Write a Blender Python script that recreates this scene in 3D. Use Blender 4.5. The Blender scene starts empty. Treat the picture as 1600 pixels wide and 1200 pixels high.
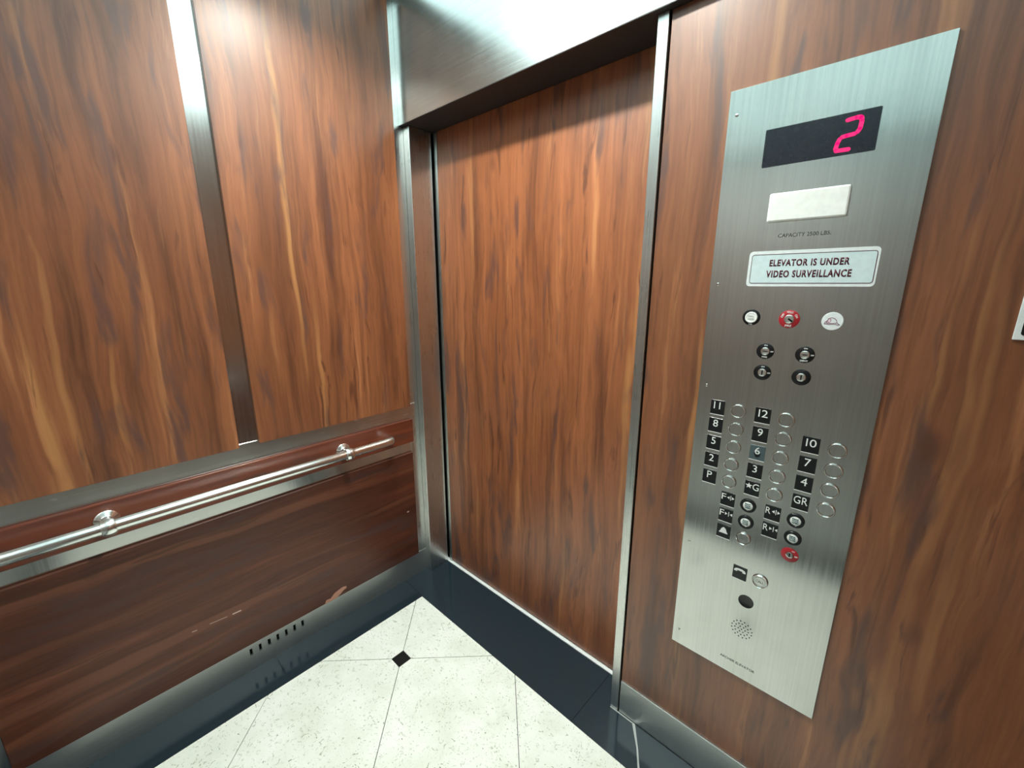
import bpy, bmesh, math, random
from mathutils import Vector, Matrix

random.seed(7)
scene = bpy.context.scene
COL = scene.collection
PI = math.pi

# ------------------------------------------------------------------ camera, exposure, world, ceiling lamp
cam_d = bpy.data.cameras.new('camera')
cam_d.sensor_width = 36.0
cam_d.lens = 651.39 / 1600 * 36.0
cam_d.clip_start = 0.02
cam = bpy.data.objects.new('camera', cam_d)
COL.objects.link(cam)
YAW, PIT = math.radians(-42.918), math.radians(-13.542)
fwd = Vector((math.sin(YAW) * math.cos(PIT), math.cos(YAW) * math.cos(PIT), math.sin(PIT)))
rgt = Vector((math.cos(YAW), -math.sin(YAW), 0))
upv = rgt.cross(fwd)
cam.matrix_world = Matrix(((rgt.x, upv.x, -fwd.x, 1.6829), (rgt.y, upv.y, -fwd.y, -1.1292),
                           (rgt.z, upv.z, -fwd.z, 1.5), (0, 0, 0, 1)))
scene.camera = cam
scene.view_settings.view_transform = 'Standard'
scene.view_settings.look = 'None'
scene.view_settings.gamma = 1.0
scene.view_settings.use_curve_mapping = False
scene.view_settings.exposure = 0.62
CEIL_STRENGTH = 1.2
CEIL_COLOR = (0.70, 0.98, 1.0, 1)
LAMP_STRENGTH = 440.0
LAMP_COLOR = (0.97, 1.0, 0.92)
w = bpy.data.worlds.new('world')
scene.world = w
w.use_nodes = True
w.node_tree.nodes['Background'].inputs[0].default_value = (0.5, 0.55, 0.55, 1)
w.node_tree.nodes['Background'].inputs[1].default_value = 0.02

# cab dimensions (metres): left wall x=0, front wall y=0, floor z=0
W, D, H = 2.05, -1.50, 2.62
DOOR_H = 2.145

# ------------------------------------------------------------------ material helpers
def new_mat(name):
    m = bpy.data.materials.new(name)
    m.use_nodes = True
    nt = m.node_tree
    return m, nt, nt.nodes['Principled BSDF']

def N(nt, typ, **kw):
    n = nt.nodes.new(typ)
    for k, v in kw.items():
        if k.startswith('i_'):
            key = k[2:].replace('_', ' ')
            n.inputs[key].default_value = v
        else:
            setattr(n, k, v)
    return n

def L(nt, a, b):
    nt.links.new(a, b)

def ramp(nt, fac, stops, interp='LINEAR'):
    r = nt.nodes.new('ShaderNodeValToRGB')
    r.color_ramp.interpolation = interp
    el = r.color_ramp.elements
    while len(el) < len(stops):
        el.new(0.5)
    for e, (p, c) in zip(el, stops):
        e.position = p
        e.color = c if len(c) == 4 else (*c, 1)
    L(nt, fac, r.inputs[0])
    return r.outputs[0]

def mix(nt, mode, fac, a, b):
    m = nt.nodes.new('ShaderNodeMix')
    m.data_type = 'RGBA'
    m.blend_type = mode
    for sock, val in ((m.inputs[0], fac), (m.inputs[6], a), (m.inputs[7], b)):
        if hasattr(val, 'is_linked'):
            L(nt, val, sock)
        elif isinstance(val, (int, float)):
            sock.default_value = val
        else:
            sock.default_value = val if len(val) == 4 else (*val, 1)
    return m.outputs[2]

def mathn(nt, op, a, b=None):
    m = nt.nodes.new('ShaderNodeMath')
    m.operation = op
    for i, v in enumerate((a, b)):
        if v is None:
            continue
        if hasattr(v, 'is_linked'):
            L(nt, v, m.inputs[i])
        else:
            m.inputs[i].default_value = v
    return m.outputs[0]

def mapping(nt, vec, scale, loc=(0, 0, 0)):
    m = nt.nodes.new('ShaderNodeMapping')
    m.inputs['Scale'].default_value = scale
    m.inputs['Location'].default_value = loc
    L(nt, vec, m.inputs['Vector'])
    return m.outputs[0]

def wood(name, axis, seed, dark=(0.12, 0.036, 0.014), mid=(0.30, 0.105, 0.040), light=(0.46, 0.195, 0.078),
         gold=(0.56, 0.255, 0.085), plum=(0.115, 0.050, 0.040), tone=0.92, rough=0.42, coat=0.8):
    """glossy laminate printed with a figured red-brown veneer; grain runs along `axis`"""
    m, nt, p = new_mat(name)
    tc = nt.nodes.new('ShaderNodeTexCoord').outputs['Object']

    def sc(across, along):
        return (across, across, along) if axis == 'Z' else (across, along, across)
    off = (seed * 3.71, seed * 1.93, seed * 2.37)
    base = mapping(nt, tc, sc(1, 1), off)
    # slow sideways warp so that the grain wanders
    wn = N(nt, 'ShaderNodeTexNoise', i_Scale=1.0, i_Detail=3.0, i_Roughness=0.55)
    L(nt, mapping(nt, base, sc(3.0, 1.6)), wn.inputs['Vector'])
    vm = N(nt, 'ShaderNodeVectorMath', operation='SUBTRACT')
    L(nt, wn.outputs['Color'], vm.inputs[0])
    vm.inputs[1].default_value = (.5, .5, .5)
    vs = N(nt, 'ShaderNodeVectorMath', operation='MULTIPLY')
    L(nt, vm.outputs[0], vs.inputs[0])
    vs.inputs[1].default_value = sc(0.075, 0.0)
    va = N(nt, 'ShaderNodeVectorMath', operation='ADD')
    L(nt, base, va.inputs[0])
    L(nt, vs.outputs[0], va.inputs[1])
    q = va.outputs[0]

    def noise(across, along, detail=4.0, rgh=0.6, dist=0.0, src=None):
        n = N(nt, 'ShaderNodeTexNoise', i_Scale=1.0, i_Detail=detail, i_Roughness=rgh, i_Distortion=dist)
        L(nt, mapping(nt, src or q, sc(across, along)), n.inputs['Vector'])
        return n.outputs['Fac']
    def scl(c):
        return tuple(v * tone for v in c)
    c = ramp(nt, noise(17.0, 0.8, 6.0, 0.62, 0.25), [(0.30, scl(dark)), (0.41, scl(tuple(v * .74 for v in mid))), (0.50, scl(mid)), (0.58, scl(mid)), (0.68, scl(light))])
    broad = ramp(nt, noise(5.5, 0.35, 3.0), [(0.32, (0.66, 0.60, 0.56)), (0.66, (1.24, 1.24, 1.24))])
    c = mix(nt, 'MULTIPLY', 1.0, c, broad)
    fine = ramp(nt, noise(85, 2.6, 4.0, 0.65), [(0.3, (0.74, 0.70, 0.68)), (0.62, (1.12, 1.12, 1.12))])
    c = mix(nt, 'MULTIPLY', 0.9, c, fine)
    # golden sapwood streaks
    gs = noise(12.0, 0.30, 3.0, 0.5, 0.2)
    c = mix(nt, 'MIX', ramp(nt, gs, [(0.595, (0.0,) * 3), (0.67, (0.7,) * 3)]), c, scl(gold))
    # elongated dark smudges and cracks
    sm = noise(19.0, 2.6, 3.0, 0.55, 0.5)
    c = mix(nt, 'MIX', ramp(nt, sm, [(0.55, (0, 0, 0)), (0.67, (0.82,) * 3)]), c, scl(plum))
    ck = noise(34.0, 3.0, 3.0, 0.6, 0.8)
    c = mix(nt, 'MIX', ramp(nt, ck, [(0.62, (0, 0, 0)), (0.70, (0.8,) * 3)]), c, scl(dark))
    # knots
    vo = N(nt, 'ShaderNodeTexVoronoi', i_Scale=1.0)
    L(nt, mapping(nt, q, sc(4.3, 2.1)), vo.inputs['Vector'])
    c = mix(nt, 'MIX', ramp(nt, vo.outputs['Distance'], [(0.03, (0.8,) * 3), (0.10, (0, 0, 0))]), c, scl(dark))
    L(nt, c, p.inputs['Base Color'])
    rn = noise(5, 3, 3.0)
    L(nt, mathn(nt, 'ADD', mathn(nt, 'MULTIPLY', rn, 0.12), rough - 0.06), p.inputs['Roughness'])
    p.inputs['Specular IOR Level'].default_value = 0.5
    p.inputs['Coat Weight'].default_value = coat
    p.inputs['Coat Roughness'].default_value = 0.38
    p.inputs['Coat IOR'].default_value = 1.55
    bp = N(nt, 'ShaderNodeBump', i_Strength=0.06, i_Distance=0.002)
    L(nt, noise(60, 2.0, 3.0), bp.inputs['Height'])
    L(nt, bp.outputs[0], p.inputs['Normal'])
    return m

def steel(name, col=(0.60, 0.615, 0.59), rough=0.20, axis='Z', bump=0.02, smudge=0.5):
    """brushed stainless steel, brush lines along `axis`, with cloudy smudges in the roughness"""
    m, nt, p = new_mat(name)
    tc = nt.nodes.new('ShaderNodeTexCoord').outputs['Object']
    s = {'Z': (260, 260, 3), 'X': (3, 260, 260), 'Y': (260, 3, 260)}[axis]
    n = N(nt, 'ShaderNodeTexNoise', i_Scale=1.0, i_Detail=3.0)
    L(nt, mapping(nt, tc, s), n.inputs['Vector'])
    cl = N(nt, 'ShaderNodeTexNoise', i_Scale=7.0, i_Detail=5.0, i_Roughness=0.65)
    L(nt, tc, cl.inputs['Vector'])
    r = mathn(nt, 'ADD', mathn(nt, 'MULTIPLY', n.outputs['Fac'], 0.07),
              mathn(nt, 'MULTIPLY', cl.outputs['Fac'], 0.10 * smudge))
    L(nt, mathn(nt, 'ADD', r, rough - 0.05 - 0.05 * smudge), p.inputs['Roughness'])
    cc = mix(nt, 'MULTIPLY', 0.5, col, ramp(nt, n.outputs['Fac'], [(0.3, (0.82,) * 3), (0.7, (1.05,) * 3)]))
    cc = mix(nt, 'MULTIPLY', 0.5 * smudge, cc, ramp(nt, cl.outputs['Fac'], [(0.3, (0.84,) * 3), (0.65, (1.05,) * 3)]))
    L(nt, cc, p.inputs['Base Color'])
    p.inputs['Metallic'].default_value = 1.0
    b = N(nt, 'ShaderNodeBump', i_Strength=bump, i_Distance=0.001)
    L(nt, n.outputs['Fac'], b.inputs['Height'])
    L(nt, b.outputs[0], p.inputs['Normal'])
    return m

def plain(name, col, rough=0.4, metal=0.0, emit=None, estr=0.0, spec=0.5):
    m, nt, p = new_mat(name)
    n = N(nt, 'ShaderNodeTexNoise', i_Scale=90.0, i_Detail=3.0)
    tc = nt.nodes.new('ShaderNodeTexCoord').outputs['Object']
    L(nt, tc, n.inputs['Vector'])
    L(nt, mix(nt, 'MULTIPLY', 0.35, (*col, 1), ramp(nt, n.outputs['Fac'], [(0.3, (0.85,) * 3), (0.7, (1.08,) * 3)])),
      p.inputs['Base Color'])
    p.inputs['Roughness'].default_value = rough
    p.inputs['Metallic'].default_value = metal
    p.inputs['Specular IOR Level'].default_value = spec
    if emit:
        p.inputs['Emission Color'].default_value = (*emit, 1)
        p.inputs['Emission Strength'].default_value = estr
    return m

def stone(name):
    """pale shell limestone with scattered grey-green fossil flecks, honed"""
    m, nt, p = new_mat(name)
    tc = nt.nodes.new('ShaderNodeTexCoord').outputs['Object']
    g = nt.nodes.new('ShaderNodeNewGeometry').outputs['Position']
    cl = N(nt, 'ShaderNodeTexNoise', i_Scale=6.0, i_Detail=5.0, i_Roughness=0.6)
    L(nt, g, cl.inputs['Vector'])
    c = ramp(nt, cl.outputs['Fac'], [(0.3, (0.74, 0.79, 0.70)), (0.55, (0.86, 0.89, 0.83)), (0.75, (0.91, 0.93, 0.90))])
    fn = N(nt, 'ShaderNodeTexNoise', i_Scale=46.0, i_Detail=4.0, i_Roughness=0.6, i_Distortion=2.2)
    L(nt, g, fn.inputs['Vector'])
    c = mix(nt, 'MULTIPLY', 1.0, c, ramp(nt, fn.outputs['Fac'], [(0.30, (0.50, 0.52, 0.43)), (0.41, (1.0, 1.0, 1.0))]))
    vo = N(nt, 'ShaderNodeTexNoise', i_Scale=60.0, i_Detail=2.0, i_Roughness=0.5, i_Distortion=2.6)
    L(nt, g, vo.inputs['Vector'])
    c = mix(nt, 'MIX', ramp(nt, vo.outputs['Fac'], [(0.67, (0, 0, 0)), (0.71, (0.9,) * 3)]), c, (0.16, 0.17, 0.13))
    L(nt, c, p.inputs['Base Color'])
    p.inputs['Roughness'].default_value = 0.32
    return m

M = {
    'wood_left': wood('wood_left', 'Z', 1.0),
    'wood_mid': wood('wood_mid', 'Z', 2.3),
    'wood_door': wood('wood_door', 'Z', 5.1, mid=(0.33, 0.110, 0.040), light=(0.46, 0.188, 0.072)),
    'wood_front': wood('wood_front', 'Z', 8.2, tone=0.8),
    'wood_other': wood('wood_other', 'Z', 3.3, tone=0.9),
    'wood_rail': wood('wood_rail', 'Y', 4.4, mid=(0.20, 0.046, 0.020), light=(0.27, 0.070, 0.028), gold=(0.24, 0.062, 0.025), tone=0.70, rough=0.34, coat=0.3),
    'wood_low': wood('wood_low', 'Y', 6.6, mid=(0.17, 0.045, 0.020), light=(0.27, 0.085, 0.036),
                     gold=(0.28, 0.10, 0.045), tone=0.66, rough=0.42, coat=0.1),
    'steel': steel('steel', col=(0.70, 0.71, 0.69), rough=0.30),
    'steel_strip': steel('steel_strip', col=(0.72, 0.74, 0.72), rough=0.27, axis='Y', bump=0.008, smudge=0.8),
    'steel_rear': steel('steel_rear', col=(0.56, 0.58, 0.58), rough=0.5),
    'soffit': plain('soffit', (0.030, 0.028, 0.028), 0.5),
    'steel_cop': steel('steel_cop', col=(0.62, 0.63, 0.61), rough=0.165, axis='Z', bump=0.008),
    'steel_mirror': steel('steel_mirror', col=(0.70, 0.71, 0.69), rough=0.19, smudge=0.5, bump=0.006),
    'steel_head': steel('steel_head', col=(0.64, 0.68, 0.66), rough=0.25, axis='X', smudge=0.9),
    'steel_kick': steel('steel_kick', col=(0.68, 0.71, 0.69), rough=0.42, axis='Y'),
    'chrome': plain('chrome', (0.90, 0.92, 0.90), 0.20, 1.0),
    'button_ring': plain('button_ring', (0.88, 0.90, 0.88), 0.10, 1.0),
    'button_face': steel('button_face', col=(0.50, 0.51, 0.49), rough=0.26, smudge=0.2),
    'black': plain('black', (0.008, 0.009, 0.010), 0.25),
    'black_gap': plain('black_gap', (0.004, 0.004, 0.005), 0.7, spec=0.1),
    'display': plain('display', (0.010, 0.012, 0.020), 0.18),
    'led': plain('led', (0.05, 0.0, 0.01), 0.5, emit=(1.0, 0.004, 0.16), estr=0.8),
    'white': plain('white', (0.80, 0.84, 0.82), 0.35),
    'lens': plain('lens', (0.93, 0.95, 0.91), 0.30),
    'print_white': plain('print_white', (0.85, 0.88, 0.86), 0.4),
    'sign_white': plain('sign_white', (0.66, 0.80, 0.82), 0.3),
    'sign_edge': plain('sign_edge', (0.80, 0.86, 0.87), 0.3),
    'maroon': plain('maroon', (0.085, 0.010, 0.026), 0.4),
    'dark_print': plain('dark_print', (0.030, 0.034, 0.030), 0.5),
    'engrave': plain('engrave', (0.13, 0.14, 0.13), 0.5),
    'red': plain('red', (0.42, 0.018, 0.028), 0.35),
    'teal': plain('teal', (0.015, 0.11, 0.13), 0.4),
    'hat_line': plain('hat_line', (0.30, 0.14, 0.22), 0.4),
    'pink': plain('pink', (0.78, 0.30, 0.42), 0.4),
    'worn_sheen_plate': plain('worn_sheen_plate', (0.07, 0.105, 0.115), 0.35),  # worn black plate, with reflected light painted in as grey-teal
    'granite': plain('granite', (0.016, 0.029, 0.039), 0.12),
    'inlay': plain('inlay', (0.006, 0.008, 0.008), 0.35),
    'grout': plain('grout', (0.035, 0.037, 0.032), 0.9),
    'caulk': plain('caulk', (0.42, 0.45, 0.44), 0.6),
    'stone': stone('stone'),
    'sill': plain('sill', (0.82, 0.86, 0.86), 0.45),
    'chip': plain('chip', (0.52, 0.27, 0.19), 0.8),
    'scratch': plain('scratch', (0.62, 0.46, 0.40), 0.6),
    'ceiling_frame': plain('ceiling_frame', (0.55, 0.58, 0.57), 0.4),
    'lamp': plain('lamp', (0.8, 0.8, 0.8), 0.5, emit=LAMP_COLOR, estr=LAMP_STRENGTH),
    'diffuser': plain('diffuser', (0.8, 0.82, 0.8), 0.5, emit=CEIL_COLOR[:3], estr=CEIL_STRENGTH),
}

# ------------------------------------------------------------------ mesh helpers
WORLD = {}

def box(bm, x0, x1, y0, y1, z0, z1, bev=0.0, seg=1):
    r = bmesh.ops.create_cube(bm, size=1.0)
    vs = r['verts']
    for v in vs:
        v.co = Vector(((x0 + x1) / 2 + v.co.x * (x1 - x0), (y0 + y1) / 2 + v.co.y * (y1 - y0), (z0 + z1) / 2 + v.co.z * (z1 - z0)))
    if bev > 0:
        es = list({e for v in vs for e in v.link_edges})
        bmesh.ops.bevel(bm, geom=es, offset=bev, segments=seg, affect='EDGES', profile=0.5)

def frame_axes(axis):
    """(u, v, outwards) for a lathe or prism whose outside faces `axis`"""
    return {'-y': (Vector((1, 0, 0)), Vector((0, 0, 1)), Vector((0, -1, 0))),
            '+x': (Vector((0, 1, 0)), Vector((0, 0, 1)), Vector((1, 0, 0))),
            '-x': (Vector((0, -1, 0)), Vector((0, 0, 1)), Vector((-1, 0, 0))),
            '-z': (Vector((1, 0, 0)), Vector((0, -1, 0)), Vector((0, 0, -1))),
            '+z': (Vector((1, 0, 0)), Vector((0, 1, 0)), Vector((0, 0, 1)))}[axis]

def lathe(bm, prof, center, axis='-y', seg=28, close=False):
    """prof: (radius, height) pairs; radius 0 makes a pole"""
    u, v, n = frame_axes(axis)
    c = Vector(center)
    rings = []
    for r, h in prof:
        if r <= 1e-7:
            rings.append([bm.verts.new(c + n * h)])
        else:
            rings.append([bm.verts.new(c + n * h + (u * math.cos(2 * PI * i / seg) + v * math.sin(2 * PI * i / seg)) * r) for i in range(seg)])
    if close:
        rings.append(rings[0])
    for a, b in zip(rings[:-1], rings[1:]):
        for i in range(seg):
            j = (i + 1) % seg
            if len(a) == 1 and len(b) == 1:
                continue
            if len(a) == 1:
                bm.faces.new((a[0], b[j], b[i]))
            elif len(b) == 1:
                bm.faces.new((a[i], a[j], b[0]))
            else:
                bm.faces.new((a[i], a[j], b[j], b[i]))

def prism(bm, pts, d0, d1, axis='-y', base=(0, 0, 0)):
    """flat polygon pts in the (u, v) plane, extruded from d0 to d1 outwards"""
    u, v, n = frame_axes(axis)
    b = Vector(base)
    lo = [bm.verts.new(b + u * p[0] + v * p[1] + n * d0) for p in pts]
    hi = [bm.verts.new(b + u * p[0] + v * p[1] + n * d1) for p in pts]
    bm.faces.new(hi)
    bm.faces.new(lo[::-1])
    k = len(pts)
    for i in range(k):
        j = (i + 1) % k
        bm.faces.new((lo[i], lo[j], hi[j], hi[i]))

def stroke(bm, pts, width, d0, d1, axis='-y', cap=True):
    """thin raised line following pts"""
    h = width / 2
    for a, b in zip(pts[:-1], pts[1:]):
        a, b = Vector(a), Vector(b)
        t = (b - a).normalized()
        nn = Vector((-t.y, t.x))
        s = t * (h * 0.7 if cap else 0)
        prism(bm, [a - s - nn * h * .4, a - nn * h, b - nn * h, b + s - nn * h * .4, b + s + nn * h * .4, b + nn * h, a + nn * h, a - s + nn * h * .4] if cap else
              [a - nn * h, b - nn * h, b + nn * h, a + nn * h], d0, d1, axis)

def rrect(x0, x1, z0, z1, r, seg=4):
    pts = []
    for cx, cz, a0 in ((x1 - r, z1 - r, 0), (x0 + r, z1 - r, 90), (x0 + r, z0 + r, 180), (x1 - r, z0 + r, 270)):
        for i in range(seg + 1):
            a = math.radians(a0 + 90 * i / seg)
            pts.append((cx + r * math.cos(a), cz + r * math.sin(a)))
    return pts

def tube(bm, pts, r, seg=20, caps=True):
    pts = [Vector(p) for p in pts]
    rings = []
    ref = Vector((0, 0, 1))
    for i, p in enumerate(pts):
        t = (pts[min(i + 1, len(pts) - 1)] - pts[max(i - 1, 0)]).normalized()
        a = t.cross(ref).normalized()
        b = a.cross(t)
        rings.append([bm.verts.new(p + (a * math.cos(2 * PI * k / seg) + b * math.sin(2 * PI * k / seg)) * r) for k in range(seg)])
    for A, B in zip(rings[:-1], rings[1:]):
        for k in range(seg):
            j = (k + 1) % seg
            bm.faces.new((A[k], A[j], B[j], B[k]))
    if caps:
        bm.faces.new(rings[0][::-1])
        bm.faces.new(rings[-1])

def text_into(bm, body, cx, cz, h, wdt=None, y=0.0, depth=0.0003, bold=0.0, shear=0.0, rot=0.0, space=1.0):
    """lettering standing on the plane y, facing -y, centred on (cx, cz)"""
    cu = bpy.data.curves.new('lettering', 'FONT')
    cu.body = body
    cu.align_x = 'CENTER'
    cu.size = 1.0
    cu.offset = bold
    cu.shear = shear
    cu.resolution_u = 3
    cu.extrude = 0.0
    cu.space_character = space
    ob = bpy.data.objects.new('lettering', cu)
    COL.objects.link(ob)
    dg = bpy.context.evaluated_depsgraph_get()
    me = bpy.data.meshes.new_from_object(ob.evaluated_get(dg))
    bpy.data.objects.remove(ob)
    bpy.data.curves.remove(cu)
    xs = [v.co.x for v in me.vertices]
    ys = [v.co.y for v in me.vertices]
    x0, x1, y0, y1 = min(xs), max(xs), min(ys), max(ys)
    sy = h / (y1 - y0)
    sx = wdt / (x1 - x0) if wdt else sy
    tmp = bmesh.new()
    tmp.from_mesh(me)
    bpy.data.meshes.remove(me)
    ca, sa = math.cos(rot), math.sin(rot)
    for v in tmp.verts:
        a = (v.co.x - (x0 + x1) / 2) * sx
        b = (v.co.y - (y0 + y1) / 2) * sy
        v.co = Vector((cx + a * ca - b * sa, y, cz + a * sa + b * ca))
    r = bmesh.ops.extrude_face_region(tmp, geom=list(tmp.faces))
    for g in r['geom']:
        if isinstance(g, bmesh.types.BMVert):
            g.co.y -= depth
    m2 = bpy.data.meshes.new('tmp')
    tmp.to_mesh(m2)
    tmp.free()
    bm.from_mesh(m2)
    bpy.data.meshes.remove(m2)

def obj(name, bm, mat, parent=None, smooth=False, label=None, cat=None, group=None, kind=None):
    bmesh.ops.recalc_face_normals(bm, faces=bm.faces)
    me = bpy.data.meshes.new(name)
    co = [v.co for v in bm.verts]
    c = Vector([(min(v[i] for v in co) + max(v[i] for v in co)) / 2 for i in range(3)])
    for v in bm.verts:
        v.co -= c
    bm.to_mesh(me)
    bm.free()
    if smooth:
        for p in me.polygons:
            p.use_smooth = True
        try:
            me.set_sharp_from_angle(angle=math.radians(40))
        except Exception:
            pass
    me.materials.append(M[mat] if isinstance(mat, str) else mat)
    o = bpy.data.objects.new(name, me)
    COL.objects.link(o)
    WORLD[o.name] = c
    if parent is not None:
        o.parent = parent
        o.location = c - WORLD[parent.name]
    else:
        o.location = c
    tag(o, label, cat, group, kind)
    return o

def tag(o, label=None, cat=None, group=None, kind=None):
    if label: o['label'] = label
    if cat: o['category'] = cat
    if group: o['group'] = group
    if kind: o['kind'] = kind

def thing(name, loc, label, cat, group=None, kind=None):
    o = bpy.data.objects.new(name, None)
    o.empty_display_size = 0.1
    COL.objects.link(o)
    o.location = loc
    WORLD[o.name] = Vector(loc)
    tag(o, label, cat, group, kind)
    return o

def bx(*a, **k):
    bm = bmesh.new()
    box(bm, *a, **k)
    return bm

def dup(src, parent, delta, label=None):
    """copy of one part (sharing its mesh), moved by delta under another parent"""
    c = src.copy()
    COL.objects.link(c)
    WORLD[c.name] = WORLD[src.name] + Vector(delta)
    c.parent = parent
    c.location = WORLD[c.name] - WORLD[parent.name]
    if label:
        c['label'] = label
    return c

ST = 'structure'

# ------------------------------------------------------------------ FLOOR: slab, stone tiles, black inlays, granite border
floor = obj('floor', bx(-0.02, W + 0.02, D - 0.02, 0.24, -0.06, -0.004), 'grout', label='elevator floor of pale diagonal stone tiles inside a black granite border', cat='floor', kind=ST)

FX0, FX1, FY0, FY1 = 0.164, W - 0.164, D + 0.15, -0.147      # pale field inside the border
GAP = 0.0024

def clip_poly(poly, a, b, c):
    """keep a*x + b*y <= c"""
    out = []
    for i in range(len(poly)):
        p, q = poly[i], poly[(i + 1) % len(poly)]
        dp, dq = a * p[0] + b * p[1] - c, a * q[0] + b * q[1] - c
        if dp <= 0:
            out.append(p)
        if (dp < 0 < dq) or (dq < 0 < dp):
            t = dp / (dp - dq)
            out.append((p[0] + (q[0] - p[0]) * t, p[1] + (q[1] - p[1]) * t))
    return out

U0, V0, S = 0.806, -0.018, 0.6565          # joints: x-y = U0 + i*S, x+y = V0 + j*S
DIA = 0.0272                                # half side of a black inlay (square to the walls)
def xy(u, v):
    return ((u + v) / 2, (v - u) / 2)
field = [(1, 0, FX1), (-1, 0, -FX0), (0, 1, FY1), (0, -1, -FY0)]
for i in range(-4, 6):
    for j in range(-4, 6):
        u0, u1, v0, v1 = U0 + i * S, U0 + (i + 1) * S, V0 + j * S, V0 + (j + 1) * S
        g = GAP * 0.7
        poly = [xy(u0 + g, v0 + g), xy(u0 + g, v1 - g), xy(u1 - g, v1 - g), xy(u1 - g, v0 + g)]
        for (uu, vv, a, b) in ((u0, v0, None, None), (u0, v1, None, None), (u1, v1, None, None), (u1, v0, None, None)):
            cx, cy = xy(uu, vv)
            tx, ty = xy((u0 + u1) / 2, (v0 + v1) / 2)
            # every corner of a tile points along x or y: cut it off square
            if abs(tx - cx) > abs(ty - cy):
                s = 1 if tx < cx else -1
                poly = clip_poly(poly, s, 0, s * cx - (DIA + GAP * .6))
            else:
                s = 1 if ty < cy else -1
                poly = clip_poly(poly, 0, s, s * cy - (DIA + GAP * .6))
        for a, b, c in field:
            poly = clip_poly(poly, a, b, c) if len(poly) >= 3 else []
        if len(poly) >= 3:
            ar = abs(sum(poly[k][0] * poly[(k + 1) % len(poly)][1] - poly[(k + 1) % len(poly)][0] * poly[k][1] for k in range(len(poly)))) / 2
            if ar > 0.0006:
                bm = bmesh.new()
                prism(bm, poly, -0.004, 0.0, '+z')
                obj('floor_tile', bm, 'stone', floor)
        cx, cy = xy(u0, v0)
        sq = [(cx - DIA, cy - DIA), (cx + DIA, cy - DIA), (cx + DIA, cy + DIA), (cx - DIA, cy + DIA)]
        for a, b, c in field:
            sq = clip_poly(sq, a, b, c) if len(sq) >= 3 else []
        if len(sq) >= 3 and max(p[0] for p in sq) - min(p[0] for p in sq) > 0.01:
            bm = bmesh.new()
            prism(bm, sq, -0.004, 0.0002, '+z')
            obj('black_inlay', bm, 'inlay', floor, label='small black square inlay where tile corners meet')

def border(poly, lab=None):
    bm = bmesh.new()
    prism(bm, poly, -0.004, 0.0, '+z')
    return obj('border_tile', bm, 'granite', floor, label=lab)
e = 0.0008
FXl, FYt = FX0 - e, FY1 + e
border([(0, -0.760 + e), (FXl, -0.760 + e), (FXl, FYt - e), (0, -0.137 - e)])
border([(0, D), (FXl, D), (FXl, -0.760 - e), (0, -0.760 - e)])
border([(0, -0.137 + e), (FXl, FYt), (1.052 - e, FYt), (1.058 - e, 0.112), (0.0, 0.112)])
border([(1.052 + e, FYt), (1.302, FYt), (1.292, -0.122), (1.262, -0.070), (1.214, -0.001), (1.150, -0.001), (1.150, 0.112), (1.058 + e, 0.112)])
border([(1.310, FYt), (W, FYt), (W, 0.0), (1.222, -0.001), (1.268, -0.070), (1.299, -0.122)], 'black border piece with a light broken edge')
border([(FX1 + e, D), (W, D), (W, FYt - e), (FX1 + e, FYt - e)])
border([(FXl, D), (FX1, D), (FX1, FY0 - e), (FXl, FY0 - e)])
bm = bmesh.new()
prism(bm, [(1.302, FYt), (1.292, -0.122), (1.262, -0.070), (1.213, -0.005), (1.126, -0.005), (1.126, -0.001), (1.222, -0.001), (1.268, -0.070), (1.299, -0.122), (1.310, FYt)], -0.004, 0.0004, '+z')
obj('joint_filler', bm, 'caulk', floor, label='pale filler line in the open joint of the black border')

# ------------------------------------------------------------------ WALLS
PX = 0.014                                   # face of the wood panels on the side walls
TOPZ = 2.585

def side_wall(x0, s, name, label, wl, wm):
    """s=+1: wall at the left facing +x; s=-1: wall at the right facing -x"""
    def B(a, b, *r, **k):
        lo, hi = sorted((x0 + s * a, x0 + s * b))
        return bx(lo, hi, *r, **k)
    wall = obj(name, B(-0.05, 0.0, D, 0.0, 0.13, H), 'steel_mirror', label=label, cat='wall', kind=ST)
    obj('wood_panel', B(0.0005, PX, -0.7045, -0.052, 0.9255, TOPZ, bev=0.001), wm, wall, label='tall wood panel beside the door corner')
    obj('wood_panel', B(0.0005, PX, -1.435, -0.769, 0.9255, TOPZ, bev=0.001), wl, wall, label='tall wood panel towards the rear')
    obj('rail_board', B(0.0005, PX + 0.004, -1.480, -0.046, 0.745, 0.863, bev=0.004, seg=2), 'wood_rail', wall, label='narrow reddish board behind the handrail, grain lying level')
    low = obj('lower_panel', B(0.0005, PX, -1.445, -0.053, 0.122, 0.692, bev=0.002), 'wood_low', wall, label='low dark wood panel with level grain and a chipped lower edge' if s > 0 else None)
    obj('steel_strip', B(0.0003, 0.003, -1.47, -0.02, 0.866, 0.936, bev=0.0008), 'steel_strip', wall)
    obj('corner_strip', B(0.0002, 0.0022, -0.0505, -0.0005, 0.1225, DOOR_H - 0.003 if s > 0 else H - 0.01, bev=0.0006), 'steel', wall)
    return wall, low

wall_left, low_left = side_wall(0.0, 1, 'wall_left', 'left cab wall with wood panels on polished stainless steel', 'wood_left', 'wood_mid')
wall_right, low_right = side_wall(W, -1, 'wall_right', 'right cab wall with wood panels on polished stainless steel', 'wood_other', 'wood_other')
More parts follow.
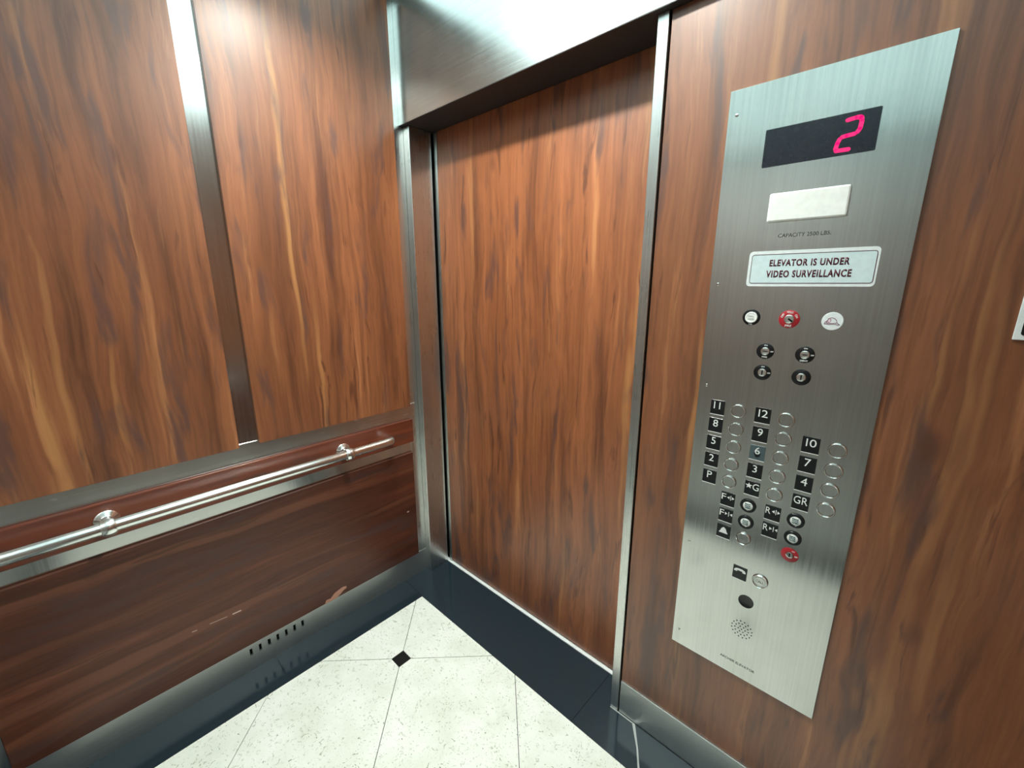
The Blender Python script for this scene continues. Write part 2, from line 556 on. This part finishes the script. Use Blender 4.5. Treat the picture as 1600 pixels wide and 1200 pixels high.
# chipped laminate and scratches on the low panel
bm = bmesh.new()
ch = [(-0.548, 0.1225), (-0.540, 0.139), (-0.521, 0.136), (-0.503, 0.151), (-0.484, 0.157), (-0.462, 0.161), (-0.446, 0.156), (-0.447, 0.147),
      (-0.462, 0.143), (-0.476, 0.1325), (-0.497, 0.1225)]
prism(bm, ch, PX - 0.0005, PX + 0.0007, '+x')
obj('chipped_patch', bm, 'chip', low_left, label='pale raw patch where the laminate has broken off')
bm = bmesh.new()
for a, b, wd in (((-0.876, 0.2915), (-0.850, 0.2905), 0.0045), ((-0.948, 0.297), (-0.895, 0.2925), 0.0016), ((-1.000, 0.2985), (-0.986, 0.297), 0.002), ((-0.106, 0.384), (-0.098, 0.384), 0.006)):
    stroke(bm, [a, b], wd, PX - 0.0002, PX + 0.0003, '+x')
obj('scratch_marks', bm, 'scratch', low_left, label='small pale scratches')

# stainless kick plates with vent slots (real openings before a dark cavity)
def kick(x0, s, name, label):
    bm = bmesh.new()
    def B(a, b, *r):
        lo, hi = sorted((x0 + s * a, x0 + s * b))
        box(bm, lo, hi, *r)
    ys = [-0.839 + 0.0326 * i for i in range(7)]
    zl, zh, hw = 0.068, 0.098, 0.0050
    B(-0.002, 0.005, D, 0.0, 0.0, zl)
    B(-0.002, 0.005, D, 0.0, zh, 0.1215)
    prev = D
    for y in ys:
        B(-0.002, 0.005, prev, y - hw, zl, zh)
        prev = y + hw
    B(-0.002, 0.005, prev, 0.0, zl, zh)
    kp = obj(name, bm, 'steel_kick', label=label, cat='baseboard', kind=ST)
    bm = bmesh.new()
    for y in ys:
        lo, hi = sorted((x0 + s * -0.03, x0 + s * -0.0025))
        box(bm, lo, hi, y - 0.012, y + 0.012, zl - 0.008, zh + 0.008)
    obj('vent_cavity', bm, 'black_gap', kp, label='dark space behind the vent slots')
    return kp
kick(0.0, 1, 'baseboard_left', 'stainless steel kick plate with a row of seven vent slots under the low wood panel')
kick(W, -1, 'baseboard_right', 'stainless steel kick plate under the right wall')

# front wall: return panel, kick plate, header, jamb, post, door, sill
WY = 0.005
wall_front = obj('wall_front', bx(1.150, W, WY + 0.012, 0.12, 0.0, H), 'black_gap', label='front cab wall to the right of the door, clad in wood', cat='wall', kind=ST)
obj('wood_panel', bx(1.1575, W - 0.004, WY, WY + 0.0115, 0.1365, 2.1425, bev=0.0008), 'wood_front', wall_front, label='wood panel around the control panel')
obj('baseboard_front', bx(1.1575, W - 0.006, 0.001, WY + 0.0115, 0.0, 0.1355, bev=0.0006), 'steel_kick', label='stainless steel kick plate below the control panel wall', cat='baseboard', kind=ST)
trim_head = obj('trim_1', bx(0.0005, W, -0.020, 0.30, DOOR_H, H), 'steel_head', label='wide brushed steel header over the elevator door', cat='trim', kind=ST)
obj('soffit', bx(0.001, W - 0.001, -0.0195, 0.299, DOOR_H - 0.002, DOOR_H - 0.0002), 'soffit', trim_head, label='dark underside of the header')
jamb = obj('trim_2', bx(0.0005, 0.041, 0.0, 0.114, 0.0, DOOR_H - 0.0025, bev=0.0018), 'steel', label='narrow steel jamb between left wall and elevator door', cat='trim', kind=ST)
obj('trim_3', bx(1.1235, 1.1525, 0.0, 0.112, 0.0, DOOR_H - 0.003, bev=0.001), 'steel', label='slim bright steel post between elevator door and control panel wall', cat='trim', kind=ST)
sill = obj('trim_4', bx(0.0, 1.15, 0.1125, 0.22, -0.004, 0.003), 'sill', label='thin bright metal sill along the foot of the elevator door', cat='trim', kind=ST)
door = obj('door_1', bx(0.066, 1.15, 0.1265, 0.160, 0.010, DOOR_H - 0.003), 'wood_door', label='closed elevator door faced with red brown wood', cat='door', kind=ST)
obj('edge_strip', bx(0.0445, 0.0655, 0.1235, 0.160, 0.010, DOOR_H - 0.004, bev=0.0006), 'steel', door, label='steel strip along the left edge of the door')
obj('trim_5', bx(-0.05, 0.0440, 0.132, 0.25, 0.004, DOOR_H - 0.003), 'black_gap', label='dark slot between jamb and elevator door', cat='trim', kind=ST)

# rear wall behind the camera: header, wood door
wall_rear = obj('wall_rear', bx(-0.02, W + 0.02, D - 0.06, D - 0.02, 0.0, H), 'black_gap', label='rear cab wall', cat='wall', kind=ST)
obj('door_panel', bx(0.02, W - 0.02, D - 0.0195, D, 0.010, DOOR_H), 'steel_rear', wall_rear)
obj('trim_6', bx(0.0, W, D - 0.0195, D + 0.02, DOOR_H + 0.0005, H), 'steel_head', label='steel header over the rear door', cat='trim', kind=ST)

# ceiling with luminous diffuser panels
ceiling = obj('ceiling', bx(-0.05, W + 0.05, D - 0.05, 0.05, H + 0.0005, H + 0.05), 'ceiling_frame', label='luminous elevator ceiling', cat='ceiling', kind=ST)
NX, NY = 4, 3
for i in range(NX):
    for j in range(NY):
        x0, x1 = 0.05 + (W - 0.1) / NX * i, 0.05 + (W - 0.1) / NX * (i + 1)
        y0, y1 = D + 0.06 + (-D - 0.12) / NY * j, D + 0.06 + (-D - 0.12) / NY * (j + 1)
        obj('diffuser_panel', bx(x0 + .014, x1 - .014, y0 + .014, y1 - .014, H - 0.008, H), 'diffuser', ceiling)

for lx in (0.50, 1.02):
    for ly in (-0.47,):
        bm = bmesh.new()
        lathe(bm, [(0.0635, 0.009), (0.0665, 0.060), (0.072, 0.062), (0.078, 0.060), (0.078, 0.009)], (lx, ly, H), '-z', 28)
        dl = obj('downlight_ring', bm, 'black', ceiling, smooth=True)
        bm = bmesh.new()
        lathe(bm, [(0.061, 0.0085), (0.061, 0.0115), (0.0, 0.0115)], (lx, ly, H), '-z', 28)
        obj('downlight_lens', bm, 'lamp', dl)

# ------------------------------------------------------------------ HANDRAIL
def handrail(x0, s, label):
    RX, RZ, RR = 0.075, 0.806, 0.0185
    t = thing('handrail', (x0 + s * 0.018, -0.75, RZ), label, 'handrail')
    ax = '+x' if s > 0 else '-x'
    pts = []
    rb = 0.034
    ys, ye = -0.190, -1.450
    for k in range(7):
        a = PI / 2 * k / 6
        pts.append((x0 + s * (RX - rb + rb * math.sin(a)), ys - rb + rb * math.cos(a), RZ))
    for k in range(7):
        a = PI / 2 * k / 6
        pts.append((x0 + s * (RX - rb + rb * math.cos(a)), ye + rb - rb * math.sin(a), RZ))
    pts = [(x0 + s * 0.0182, ys, RZ)] + pts + [(x0 + s * 0.0182, ye, RZ)]
    bm = bmesh.new()
    tube(bm, pts, RR, 24)
    obj('rail', bm, 'chrome', t, smooth=True)
    for y in (-1.136, -0.400):
        bm = bmesh.new()
        lathe(bm, [(0.0, 0.0182), (0.029, 0.0182), (0.030, 0.0205), (0.027, 0.0235), (0.018, 0.0265), (0.0145, 0.031), (0.0135, 0.040), (0.0135, 0.058), (0.0, 0.058)], (x0, y, RZ), ax, 28)
        br = obj('bracket', bm, 'chrome', t, smooth=True)
        bm = bmesh.new()
        # rounded collar gripping the rail, axis along y
        prof = [(RR + 0.0004, -0.017), (0.0225, -0.0155), (0.0250, -0.010), (0.0262, 0.0), (0.0250, 0.010), (0.0225, 0.0155), (RR + 0.0004, 0.017)]
        rings = []
        for r, h in prof:
            rings.append([bm.verts.new((x0 + s * RX + r * math.cos(2 * PI * q / 28), y + h, RZ + r * math.sin(2 * PI * q / 28))) for q in range(28)])
        for A, Bq in zip(rings[:-1], rings[1:]):
            for q in range(28):
                bm.faces.new((A[q], A[(q + 1) % 28], Bq[(q + 1) % 28], Bq[q]))
        obj('collar', bm, 'chrome', br, smooth=True)
    return t
handrail(0.0, 1, 'round polished chrome handrail fixed to the narrow board on the left wall')
handrail(W, -1, 'round polished chrome handrail on the unseen right wall')

# ------------------------------------------------------------------ CAR OPERATING PANEL
CX0, CX1, CZ0, CZ1 = 1.3135, 1.6755, 0.4215, 1.9245
YF = 0.0                                     # its face
cop = thing('control_panel', (1.4945, WY, CZ0), 'tall brushed steel elevator control panel with buttons, keys and red floor display', 'control panel')
bm = bmesh.new()
box(bm, CX0, CX1, YF, WY - 0.0002, CZ0, CZ1, bev=0.0006)
obj('faceplate', bm, 'steel_cop', cop)

def on_face(x, z):
    return (x, YF, z)

# display and its red figure
bm = bmesh.new()
prism(bm, rrect(1.3968, 1.5912, 1.7510, 1.8272, 0.002, 2), -0.0002, 0.0012)
disp = obj('floor_display', bm, 'display', cop, label='black floor display window showing a red 2')
def seg(pts, wd=0.0076):
    bm = bmesh.new()
    stroke(bm, pts, wd, 0.0012, 0.0016)
    obj('digit_segment', bm, 'led', disp, label='glowing pink red bar of the figure 2')
seg([(1.5395, 1.8140), (1.5525, 1.8155)])
seg([(1.5540, 1.8160), (1.5610, 1.8150), (1.5628, 1.8100)], 0.008)
seg([(1.5632, 1.8080), (1.5622, 1.7945), (1.5585, 1.7885)])
seg([(1.5560, 1.7870), (1.5425, 1.7858), (1.5345, 1.7845)])
seg([(1.5325, 1.7825), (1.5295, 1.7745), (1.5278, 1.7635)])
seg([(1.5285, 1.7608), (1.5500, 1.7602)])

# emergency light lens
bm = bmesh.new()
box(bm, 1.4222, 1.5656, YF - 0.009, YF + 0.0003, 1.6335, 1.6936, bev=0.0035, seg=2)
obj('light_lens', bm, 'lens', cop, label='blank white rectangular lens under the display')

bm = bmesh.new()
text_into(bm, 'CAPACITY 2500 LBS.', 1.4960, 1.6042, 0.0082, 0.096, YF, 0.0002, bold=0.012)
obj('capacity_lettering', bm, 'dark_print', cop, label='engraved line CAPACITY 2500 LBS.')
bm = bmesh.new()
text_into(bm, 'ARCHER ELEVATOR', 1.4950, 0.4640, 0.0075, 0.088, YF, 0.0002, bold=0.01)
obj('maker_lettering', bm, 'dark_print', cop, label='small dark lettering near the bottom edge')

# screws down the left edge
for z in (1.8723, 1.4985, 1.2408, 0.7770, 0.4715):
    bm = bmesh.new()
    lathe(bm, [(0.0036, 0.0), (0.0036, 0.0006), (0.0028, 0.0013), (0.0, 0.0015)], (1.3322, YF, z), '-y', 14)
    sc_ = obj('screw', bm, 'chrome', cop, smooth=True)
    bm = bmesh.new()
    stroke(bm, [(1.3302, z - 0.0018), (1.3342, z + 0.0018)], 0.001, 0.0013, 0.0017)
    obj('screw_slot', bm, 'black_gap', sc_)

# floor buttons: bright protruding ring around a flat steel pushface
def ring_bm(x, z, ro=0.0178, ri=0.0146, h=0.0066):
    bm = bmesh.new()
    lathe(bm, [(ro, 0.0), (ro, h * .55), (ro - .0006, h * .85), (ro - .0014, h), (ri + .0009, h), (ri, h * .82), (ri, 0.0)], (x, YF, z), '-y', 32)
    return bm
def face_bm(x, z, r=0.0142):
    bm = bmesh.new()
    lathe(bm, [(r, 0.0), (r, 0.0030), (0.0, 0.0030)], (x, YF, z), '-y', 28)
    return bm
COLS = (1.4147, 1.5187, 1.6228)
PCOL = (1.3656, 1.4696, 1.5734)
ROW0, STEP = 1.1866, 0.0486
b0 = None
def floor_button(x, z, lab):
    global b0, r0
    if b0 is None:
        b0 = obj('floor_button', face_bm(x, z), 'steel_cop', cop, smooth=True, label=lab)
        r0 = obj('button_ring', ring_bm(x, z), 'button_ring', b0, smooth=True)
        return b0
    d = Vector((x, YF, z)) - Vector((b0_pos[0], YF, b0_pos[1]))
    b = dup(b0, cop, d, lab)
    dup(r0, b, d)
    return b
b0_pos = (COLS[0], ROW0)

def plate(x, z, lab, mat='black', w2=0.0170, h2=0.0190):
    bm = bmesh.new()
    box(bm, x - w2, x + w2, YF - 0.0014, YF + 0.0002, z - h2, z + h2, bev=0.0004)
    p = obj('number_plate', bm, mat, cop, label=lab)
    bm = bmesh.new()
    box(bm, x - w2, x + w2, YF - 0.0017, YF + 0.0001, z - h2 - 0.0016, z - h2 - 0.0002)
    obj('plate_edge_glint', bm, 'print_white', p, label='lower edge of the plate, its reflection painted white')  # lower steel edge; the white colour paints its reflection
    return p
def braille(p, x, z, n, mat='black'):
    bm = bmesh.new()
    rnd = random.Random(int(x * 1e4) + int(z * 1e4))
    for c in range(n):
        cx = x + (c - (n - 1) / 2) * 0.0085
        for i in range(2):
            for j in range(3):
                if rnd.random() < 0.55:
                    lathe(bm, [(0.0009, 0.0), (0.0007, 0.0006), (0.0, 0.0008)], (cx + (i - .5) * 0.0026, YF - 0.0014, z - 0.0105 + (j - 1) * 0.0024), '-y', 6)
    if len(bm.verts):
        obj('braille', bm, mat, p)
    else:
        bm.free()
PY = YF - 0.0014
def numeral(p, s, x, z, h=0.0190, mat='print_white', wd=None, bold=0.0):
    bm = bmesh.new()
    text_into(bm, s, x, z + 0.0052, h, wd, PY, 0.0004, bold=bold)
    return obj('numeral', bm, mat, p)

grid = [('11', 0, 0), ('8', 0, 1), ('5', 0, 2), ('2', 0, 3), ('P', 0, 4),
        ('12', 1, 0), ('9', 1, 1), ('6', 1, 2), ('3', 1, 3), ('*G', 1, 4),
        ('10', 2, 1), ('7', 2, 2), ('4', 2, 3), ('GR', 2, 4)]
def star(bm, cx, cz, r):
    pts = []
    for k in range(10):
        a = PI / 2 + k * PI / 5
        rr = r if k % 2 == 0 else r * 0.42
        pts.append((cx + rr * math.cos(a), cz + rr * math.sin(a)))
    prism(bm, pts, 0.0014, 0.0018)
for s, c, r in grid:
    z = ROW0 - STEP * r
    spoken = 'star G' if s == '*G' else s
    floor_button(COLS[c], z, 'round steel push button beside the ' + spoken + ' plate')
    if s == '6':
        p = plate(PCOL[c], z, 'worn plate with a faint 6, reflected light painted in grey', 'worn_sheen_plate')
        numeral(p, s, PCOL[c], z)
        bm = bmesh.new()
        prism(bm, [(PCOL[c] - .007, z - .004), (PCOL[c] - .002, z - .012), (PCOL[c] + .006, z - .008), (PCOL[c] + .008, z + .002), (PCOL[c] + .003, z - .003), (PCOL[c] - .003, z - .004), (PCOL[c] - .006, z + .003)], 0.0014, 0.0020)
        obj('paint_smear', bm, 'black', p, label='dark smear across the worn 6')
    else:
        p = plate(PCOL[c], z, 'black plate with a white ' + spoken)
        if s == '*G':
            bm = bmesh.new()
            star(bm, PCOL[c] - 0.0077, z + 0.0058, 0.0082)
            text_into(bm, 'G', PCOL[c] + 0.0080, z + 0.0052, 0.0180, 0.0140, PY, 0.0004, bold=0.0)
            obj('numeral', bm, 'print_white', p)
        elif s in ('11', '12', '10'):
            # plain stroke for the one, as on the plate
            bm = bmesh.new()
            stroke(bm, [(PCOL[c] - 0.0078, z - 0.0040), (PCOL[c] - 0.0078, z + 0.0144)], 0.0026, 0.0014, 0.0018, cap=False)
            if s == '11':
                stroke(bm, [(PCOL[c] + 0.0050, z - 0.0040), (PCOL[c] + 0.0050, z + 0.0144)], 0.0026, 0.0014, 0.0018, cap=False)
            else:
                text_into(bm, s[1], PCOL[c] + 0.0042, z + 0.0052, 0.0185, 0.0130, PY, 0.0004, bold=0.0)
            obj('numeral', bm, 'print_white', p)
        else:
            numeral(p, s, PCOL[c], z, wd={'GR': 0.0280}.get(s))
    braille(p, PCOL[c], z, len(s))

# door plates F/R with arrows
def arrows(bm, x, z, opening):
    s = 0.0040
    zz = z + 0.0055
    stroke(bm, [(x, zz - 0.0066), (x, zz + 0.0066)], 0.0014, 0.0014, 0.0018, cap=False)
    for d in (-1, 1):
        if opening:
            prism(bm, [(x + d * 0.0030, zz - s), (x + d * 0.0030, zz + s), (x + d * 0.0088, zz)][::d], 0.0014, 0.0018)
        else:
            prism(bm, [(x + d * 0.0088, zz - s), (x + d * 0.0088, zz + s), (x + d * 0.0030, zz)][::d], 0.0014, 0.0018)
RZ0, RZ1, RZ2 = 0.9422, 0.8950, 0.8465
for ch, x, z, op in (('F', 1.4176, RZ0, True), ('F', 1.4176, RZ1, False), ('R', 1.5215, RZ0, True), ('R', 1.5215, RZ1, False)):
    side = 'front' if ch == 'F' else 'rear'
    p = plate(x, z, 'black plate with white ' + ch + ' and arrows pointing ' + ('apart' if op else 'together'))
    bm = bmesh.new()
    text_into(bm, ch, x - 0.0098, z + 0.0055, 0.0170, 0.0105, PY, 0.0004, bold=0.0)
    obj('letter', bm, 'print_white', p)
    bm = bmesh.new()
    arrows(bm, x + 0.0072, z, op)
    obj('arrow_sign', bm, 'print_white', p)
    braille(p, x, z, 2)
    # push button with black collar
    bxp = x + 0.0490
    bm = bmesh.new()
    lathe(bm, [(0.0184, 0.0), (0.0184, 0.0030), (0.0174, 0.0042), (0.0122, 0.0042), (0.0115, 0.0034), (0.0115, 0.0)], (bxp, YF, z), '-y', 32)
    kb = obj('door_button', bm, 'black', cop, smooth=True, label='white door button in a black collar, ' + side + ' door ' + ('open' if op else 'close'))
    bm = bmesh.new()
    lathe(bm, [(0.0114, 0.0), (0.0114, 0.0034), (0.0106, 0.0040), (0.0, 0.0042)], (bxp, YF, z), '-y', 28)
    obj('button_face', bm, 'lens', kb, smooth=True, label='white push face')
    bm = bmesh.new()
    for k, t_ in enumerate(('FRONT' if ch == 'F' else 'REAR', 'DOOR', 'OPEN' if op else 'CLOSE')):
        text_into(bm, t_, bxp, z + 0.0050 - 0.0050 * k, 0.0040, 0.0135, YF - 0.0041, 0.0003, bold=0.05)
    obj('button_lettering', bm, 'teal', kb, label='teal lettering')

# alarm plate and button
p = plate(1.4176, RZ2, 'black plate with a white bell')
bm = bmesh.new()
bell = [(-0.0108, -0.0050), (0.0108, -0.0050), (0.0104, -0.0026), (0.0078, 0.0004), (0.0064, 0.0062), (0.0040, 0.0098), (0.0016, 0.0108), (0.0012, 0.0124), (-0.0012, 0.0124),
        (-0.0016, 0.0108), (-0.0040, 0.0098), (-0.0064, 0.0062), (-0.0078, 0.0004), (-0.0104, -0.0026)]
prism(bm, [(1.4176 + a, RZ2 + b) for a, b in bell], 0.0014, 0.0018)
obj('bell_sign', bm, 'print_white', p)
ab = floor_button(1.4665, RZ2, 'round steel alarm button beside the bell plate')
bm = bmesh.new()
bl = [(1.4665 + a * .62, RZ2 + b * .62 - 0.002) for a, b in bell]
stroke(bm, bl + bl[:1], 0.0009, 0.0028, 0.0033, cap=False)
obj('engraved_bell', bm, 'engrave', ab, label='engraved bell outline')

# telephone plate, call button
p = plate(1.4700, 0.7433, 'black plate with a white telephone handset')
bm = bmesh.new()
hs = [(-0.0138, 0.0040), (-0.0138, 0.0080), (-0.0110, 0.0118), (-0.0050, 0.0138), (0.0050, 0.0138), (0.0110, 0.0118), (0.0138, 0.0080), (0.0138, 0.0040), (0.0062, 0.0040), (0.0062, 0.0078), (-0.0062, 0.0078), (-0.0062, 0.0040)]
prism(bm, [(1.4700 + a, 0.7433 + b - 0.001) for a, b in hs], 0.0014, 0.0018)
obj('handset_sign', bm, 'print_white', p)
bm = bmesh.new()
prism(bm, [(1.4700 + a, 0.7433 + b) for a, b in ((-.0095, -.0125), (.0095, -.0125), (.0085, -.002), (.0045, .0035), (-.0045, .0035), (-.0085, -.002))], 0.0014, 0.00165)
obj('telephone_body', bm, 'black', p)
bm = bmesh.new()
lathe(bm, [(0.0145, 0.0), (0.0145, 0.0036), (0.0, 0.0036)], (1.5183, YF, 0.7436), '-y', 32)
cb = obj('call_button', bm, 'steel_cop', cop, smooth=True, label='round steel button engraved CALL beside the telephone plate')
obj('button_ring', ring_bm(1.5183, 0.7436, 0.0188, 0.0158, 0.0058), 'button_ring', cb, smooth=True)
bm = bmesh.new()
text_into(bm, 'CALL', 1.5183, 0.7436, 0.0070, 0.0185, YF - 0.0037, 0.0003, bold=0.01)
obj('engraved_lettering', bm, 'engrave', cb, label='engraved CALL')
bm = bmesh.new()
lathe(bm, [(0.0127, 0.00355), (0.0127, 0.0040), (0.0120, 0.0040), (0.0120, 0.00355)], (1.5183, YF, 0.7436), '-y', 32)
obj('engraved_circle', bm, 'engrave', cb)

# black round window, speaker holes
bm = bmesh.new()
lathe(bm, [(0.0186, 0.0), (0.0186, 0.0005), (0.0178, 0.0009), (0.0172, 0.0006), (0.0, 0.0006)], (1.4940, YF, 0.6662), '-y', 36)
obj('indicator_window', bm, 'black', cop, smooth=True, label='round black window under the telephone plate')
bm = bmesh.new()
cnt = 0
for ring, num in ((0.0, 1), (0.0085, 6), (0.0168, 12), (0.0250, 16)):
    for k in range(num):
        a = 2 * PI * k / num + (0.2 if ring > 0.02 else 0)
        lathe(bm, [(0.0017, 0.0), (0.0017, 0.0003), (0.0, 0.0003)], (1.4940 + ring * math.cos(a), YF, 0.5765 + ring * math.sin(a)), '-y', 10)
obj('speaker_perforation', bm, 'black_gap', cop, kind='stuff', label='round patch of small speaker holes')

# key switches: printed ring, metal core, slot, marks
def key(x, z, lab, ring='black', marks=(), slot='h', core='chrome', ro=0.0187, rc=0.0092, slot_mat='black_gap'):
    bm = bmesh.new()
    lathe(bm, [(ro, 0.0), (ro, 0.0010), (ro - 0.0006, 0.0014), (rc + 0.0002, 0.0014), (rc + 0.0002, 0.0)], (x, YF, z), '-y', 36)
    k = obj('key_switch', bm, ring, cop, smooth=True, label=lab)
    bm = bmesh.new()
    lathe(bm, [(rc, 0.0), (rc, 0.0026), (rc - 0.0010, 0.0032), (rc - 0.0024, 0.0032), (rc - 0.0028, 0.0026), (0.0, 0.0026)], (x, YF, z), '-y', 28)
    obj('key_core', bm, core, k, smooth=True, label='bright metal lock core' if core != 'lens' else 'white push face')
    bm = bmesh.new()
    if slot == 'h':
        stroke(bm, [(x - 0.0045, z), (x + 0.0045, z)], 0.0020, 0.0026, 0.0030)
    elif slot == 'v':
        stroke(bm, [(x, z - 0.0045), (x, z + 0.0045)], 0.0026, 0.0026, 0.0030)
    elif slot == 'd':
        stroke(bm, [(x - 0.001, z + 0.0005), (x + 0.006, z - 0.0045)], 0.0034, 0.0026, 0.0034)
    if slot:
        obj('key_slot', bm, slot_mat, k)
    else:
        bm.free()
    for body, a, h, wd in marks:
        rr = (ro + rc) / 2
        mx, mz = x + rr * math.cos(math.radians(a)), z + rr * math.sin(math.radians(a))
        bm = bmesh.new()
        text_into(bm, body, mx, mz, h, wd, YF - 0.0014, 0.0003, bold=0.03,
                  rot=math.radians(a - 90) if ring == 'red' and 10 < a < 170 and len(marks) > 2 else 0)
        obj('switch_lettering', bm, 'print_white', k)
    return k
R1 = 1.4214
k = key(1.4163, R1, 'white push button in a black collar, upper left of the key switches', marks=(('CALL', 270, 0.0030, 0.0085),), slot=None, core='lens', ro=0.0190, rc=0.0132)
bm = bmesh.new()
text_into(bm, 'CALL', 1.4163, R1 + 0.0030, 0.0034, 0.0125, YF - 0.0030, 0.0003)
text_into(bm, 'CANCEL', 1.4163, R1 - 0.0030, 0.0034, 0.0150, YF - 0.0030, 0.0003)
obj('button_lettering', bm, 'caulk', k, label='pale grey lettering')
key(1.4935, R1, 'red fire service key switch lettered OFF HOLD ON', 'red', (('OFF', 152, 0.0046, 0.0100), ('HOLD', 88, 0.0046, 0.0125), ('ON', 28, 0.0046, 0.0085), ('FIRE', 270, 0.0050, 0.0130)), 'd', ro=0.0205, rc=0.0098)
# fire hat indicator
bm = bmesh.new()
lathe(bm, [(0.0192, 0.0), (0.0192, 0.0012), (0.0186, 0.0018), (0.0, 0.0020)], (1.5726, YF, R1), '-y', 36)
hat = obj('fire_indicator', bm, 'sign_edge', cop, smooth=True, label='round white indicator with a drawn fire helmet')
bm = bmesh.new()
hx, hz = 1.5726, R1 - 0.001
hl = [(-0.0135, -0.0050), (-0.0120, -0.0010), (-0.0085, 0.0020), (-0.0070, 0.0065), (-0.0030, 0.0085), (0.0030, 0.0075), (0.0070, 0.0035), (0.0085, -0.0020), (0.0130, -0.0055), (0.0105, -0.0065), (0.0050, -0.0045), (-0.0060, -0.0055), (-0.0135, -0.0050)]
stroke(bm, [(hx + a, hz + b) for a, b in hl], 0.0011, 0.0017, 0.0023)
stroke(bm, [(hx + a, hz + b) for a, b in ((-0.0085, 0.0020), (-0.0095, -0.0030), (-0.0020, -0.0035), (0.0085, -0.0020))], 0.0009, 0.0017, 0.0023)
obj('helmet_outline', bm, 'hat_line', hat, label='purple grey outline of a fire helmet')
bm = bmesh.new()
stroke(bm, [(hx + a, hz + b) for a, b in ((-0.0060, 0.0060), (-0.0030, 0.0050), (-0.0035, 0.0000), (-0.0060, -0.0010), (-0.0080, 0.0020))], 0.0011, 0.0017, 0.0024)
obj('helmet_badge', bm, 'pink', hat, label='pink badge on the helmet')
key(1.4553, 1.3438, 'black fan key switch', marks=(('ON', 90, 0.0032, 0.0070), ('OFF', 0, 0.0030, 0.0062), ('FAN', 270, 0.0040, 0.0105)))
key(1.5340, 1.3440, 'black light key switch', marks=(('ON', 90, 0.0032, 0.0070), ('OFF', 0, 0.0030, 0.0062), ('LIGHT', 270, 0.0040, 0.0150)))
key(1.4553, 1.2923, 'black key switch below the fan switch', marks=(('ON', 90, 0.0032, 0.0070), ('OFF', 0, 0.0030, 0.0062)), slot='v')
key(1.5339, 1.2921, 'black key switch below the light switch', slot='v')
key(1.5705, 0.8480, 'red key switch below the rear door buttons', 'red', (('ON', 62, 0.0036, 0.0058), ('OFF', 0, 0.0040, 0.0064)), 'v', core='steel_cop', rc=0.0080)

# ------------------------------------------------------------------ SIGNS
sg = thing('surveillance_sign', (1.5135, YF, 1.4935), 'pale blue sign reading ELEVATOR IS UNDER VIDEO SURVEILLANCE stuck on the control panel', 'sign')
bm = bmesh.new()
prism(bm, rrect(1.3958, 1.6300, 1.4938, 1.5722, 0.008, 5), 0.0002, 0.0022)
obj('sign_plate', bm, 'sign_edge', sg)
bm = bmesh.new()
prism(bm, rrect(1.4024, 1.6256, 1.5012, 1.5641, 0.005, 4), 0.0022, 0.0024)
obj('sign_field', bm, 'sign_white', sg, label='pale blue field of the sign')
bm = bmesh.new()
o_ = rrect(1.4022, 1.6258, 1.5010, 1.5643, 0.005, 4)
stroke(bm, o_ + o_[:1], 0.0011, 0.0022, 0.0027, cap=False)
obj('border_line', bm, 'maroon', sg, label='thin dark border line')
bm = bmesh.new()
text_into(bm, 'ELEVATOR IS UNDER', 1.5118, 1.5455, 0.0150, 0.145, YF - 0.0024, 0.0003, bold=0.036, space=1.15)
text_into(bm, 'VIDEO SURVEILLANCE', 1.5126, 1.5213, 0.0158, 0.155, YF - 0.0024, 0.0003, bold=0.036, space=1.15)
obj('sign_lettering', bm, 'maroon', sg, label='dark maroon bold capitals')

s2 = thing('notice_plate', (1.91, WY, 1.405), 'white notice plate with a black field on the wood at the right edge', 'sign')
bm = bmesh.new()
box(bm, 1.8285, 1.995, WY - 0.0034, WY - 0.0002, 1.4045, 1.515, bev=0.0006)
obj('sign_plate', bm, 'sign_edge', s2)
bm = bmesh.new()
prism(bm, rrect(1.8365, 1.987, 1.4125, 1.507, 0.004, 3), -WY + 0.0034, -WY + 0.0042)
obj('sign_field', bm, 'black', s2, label='black rounded field of the notice')
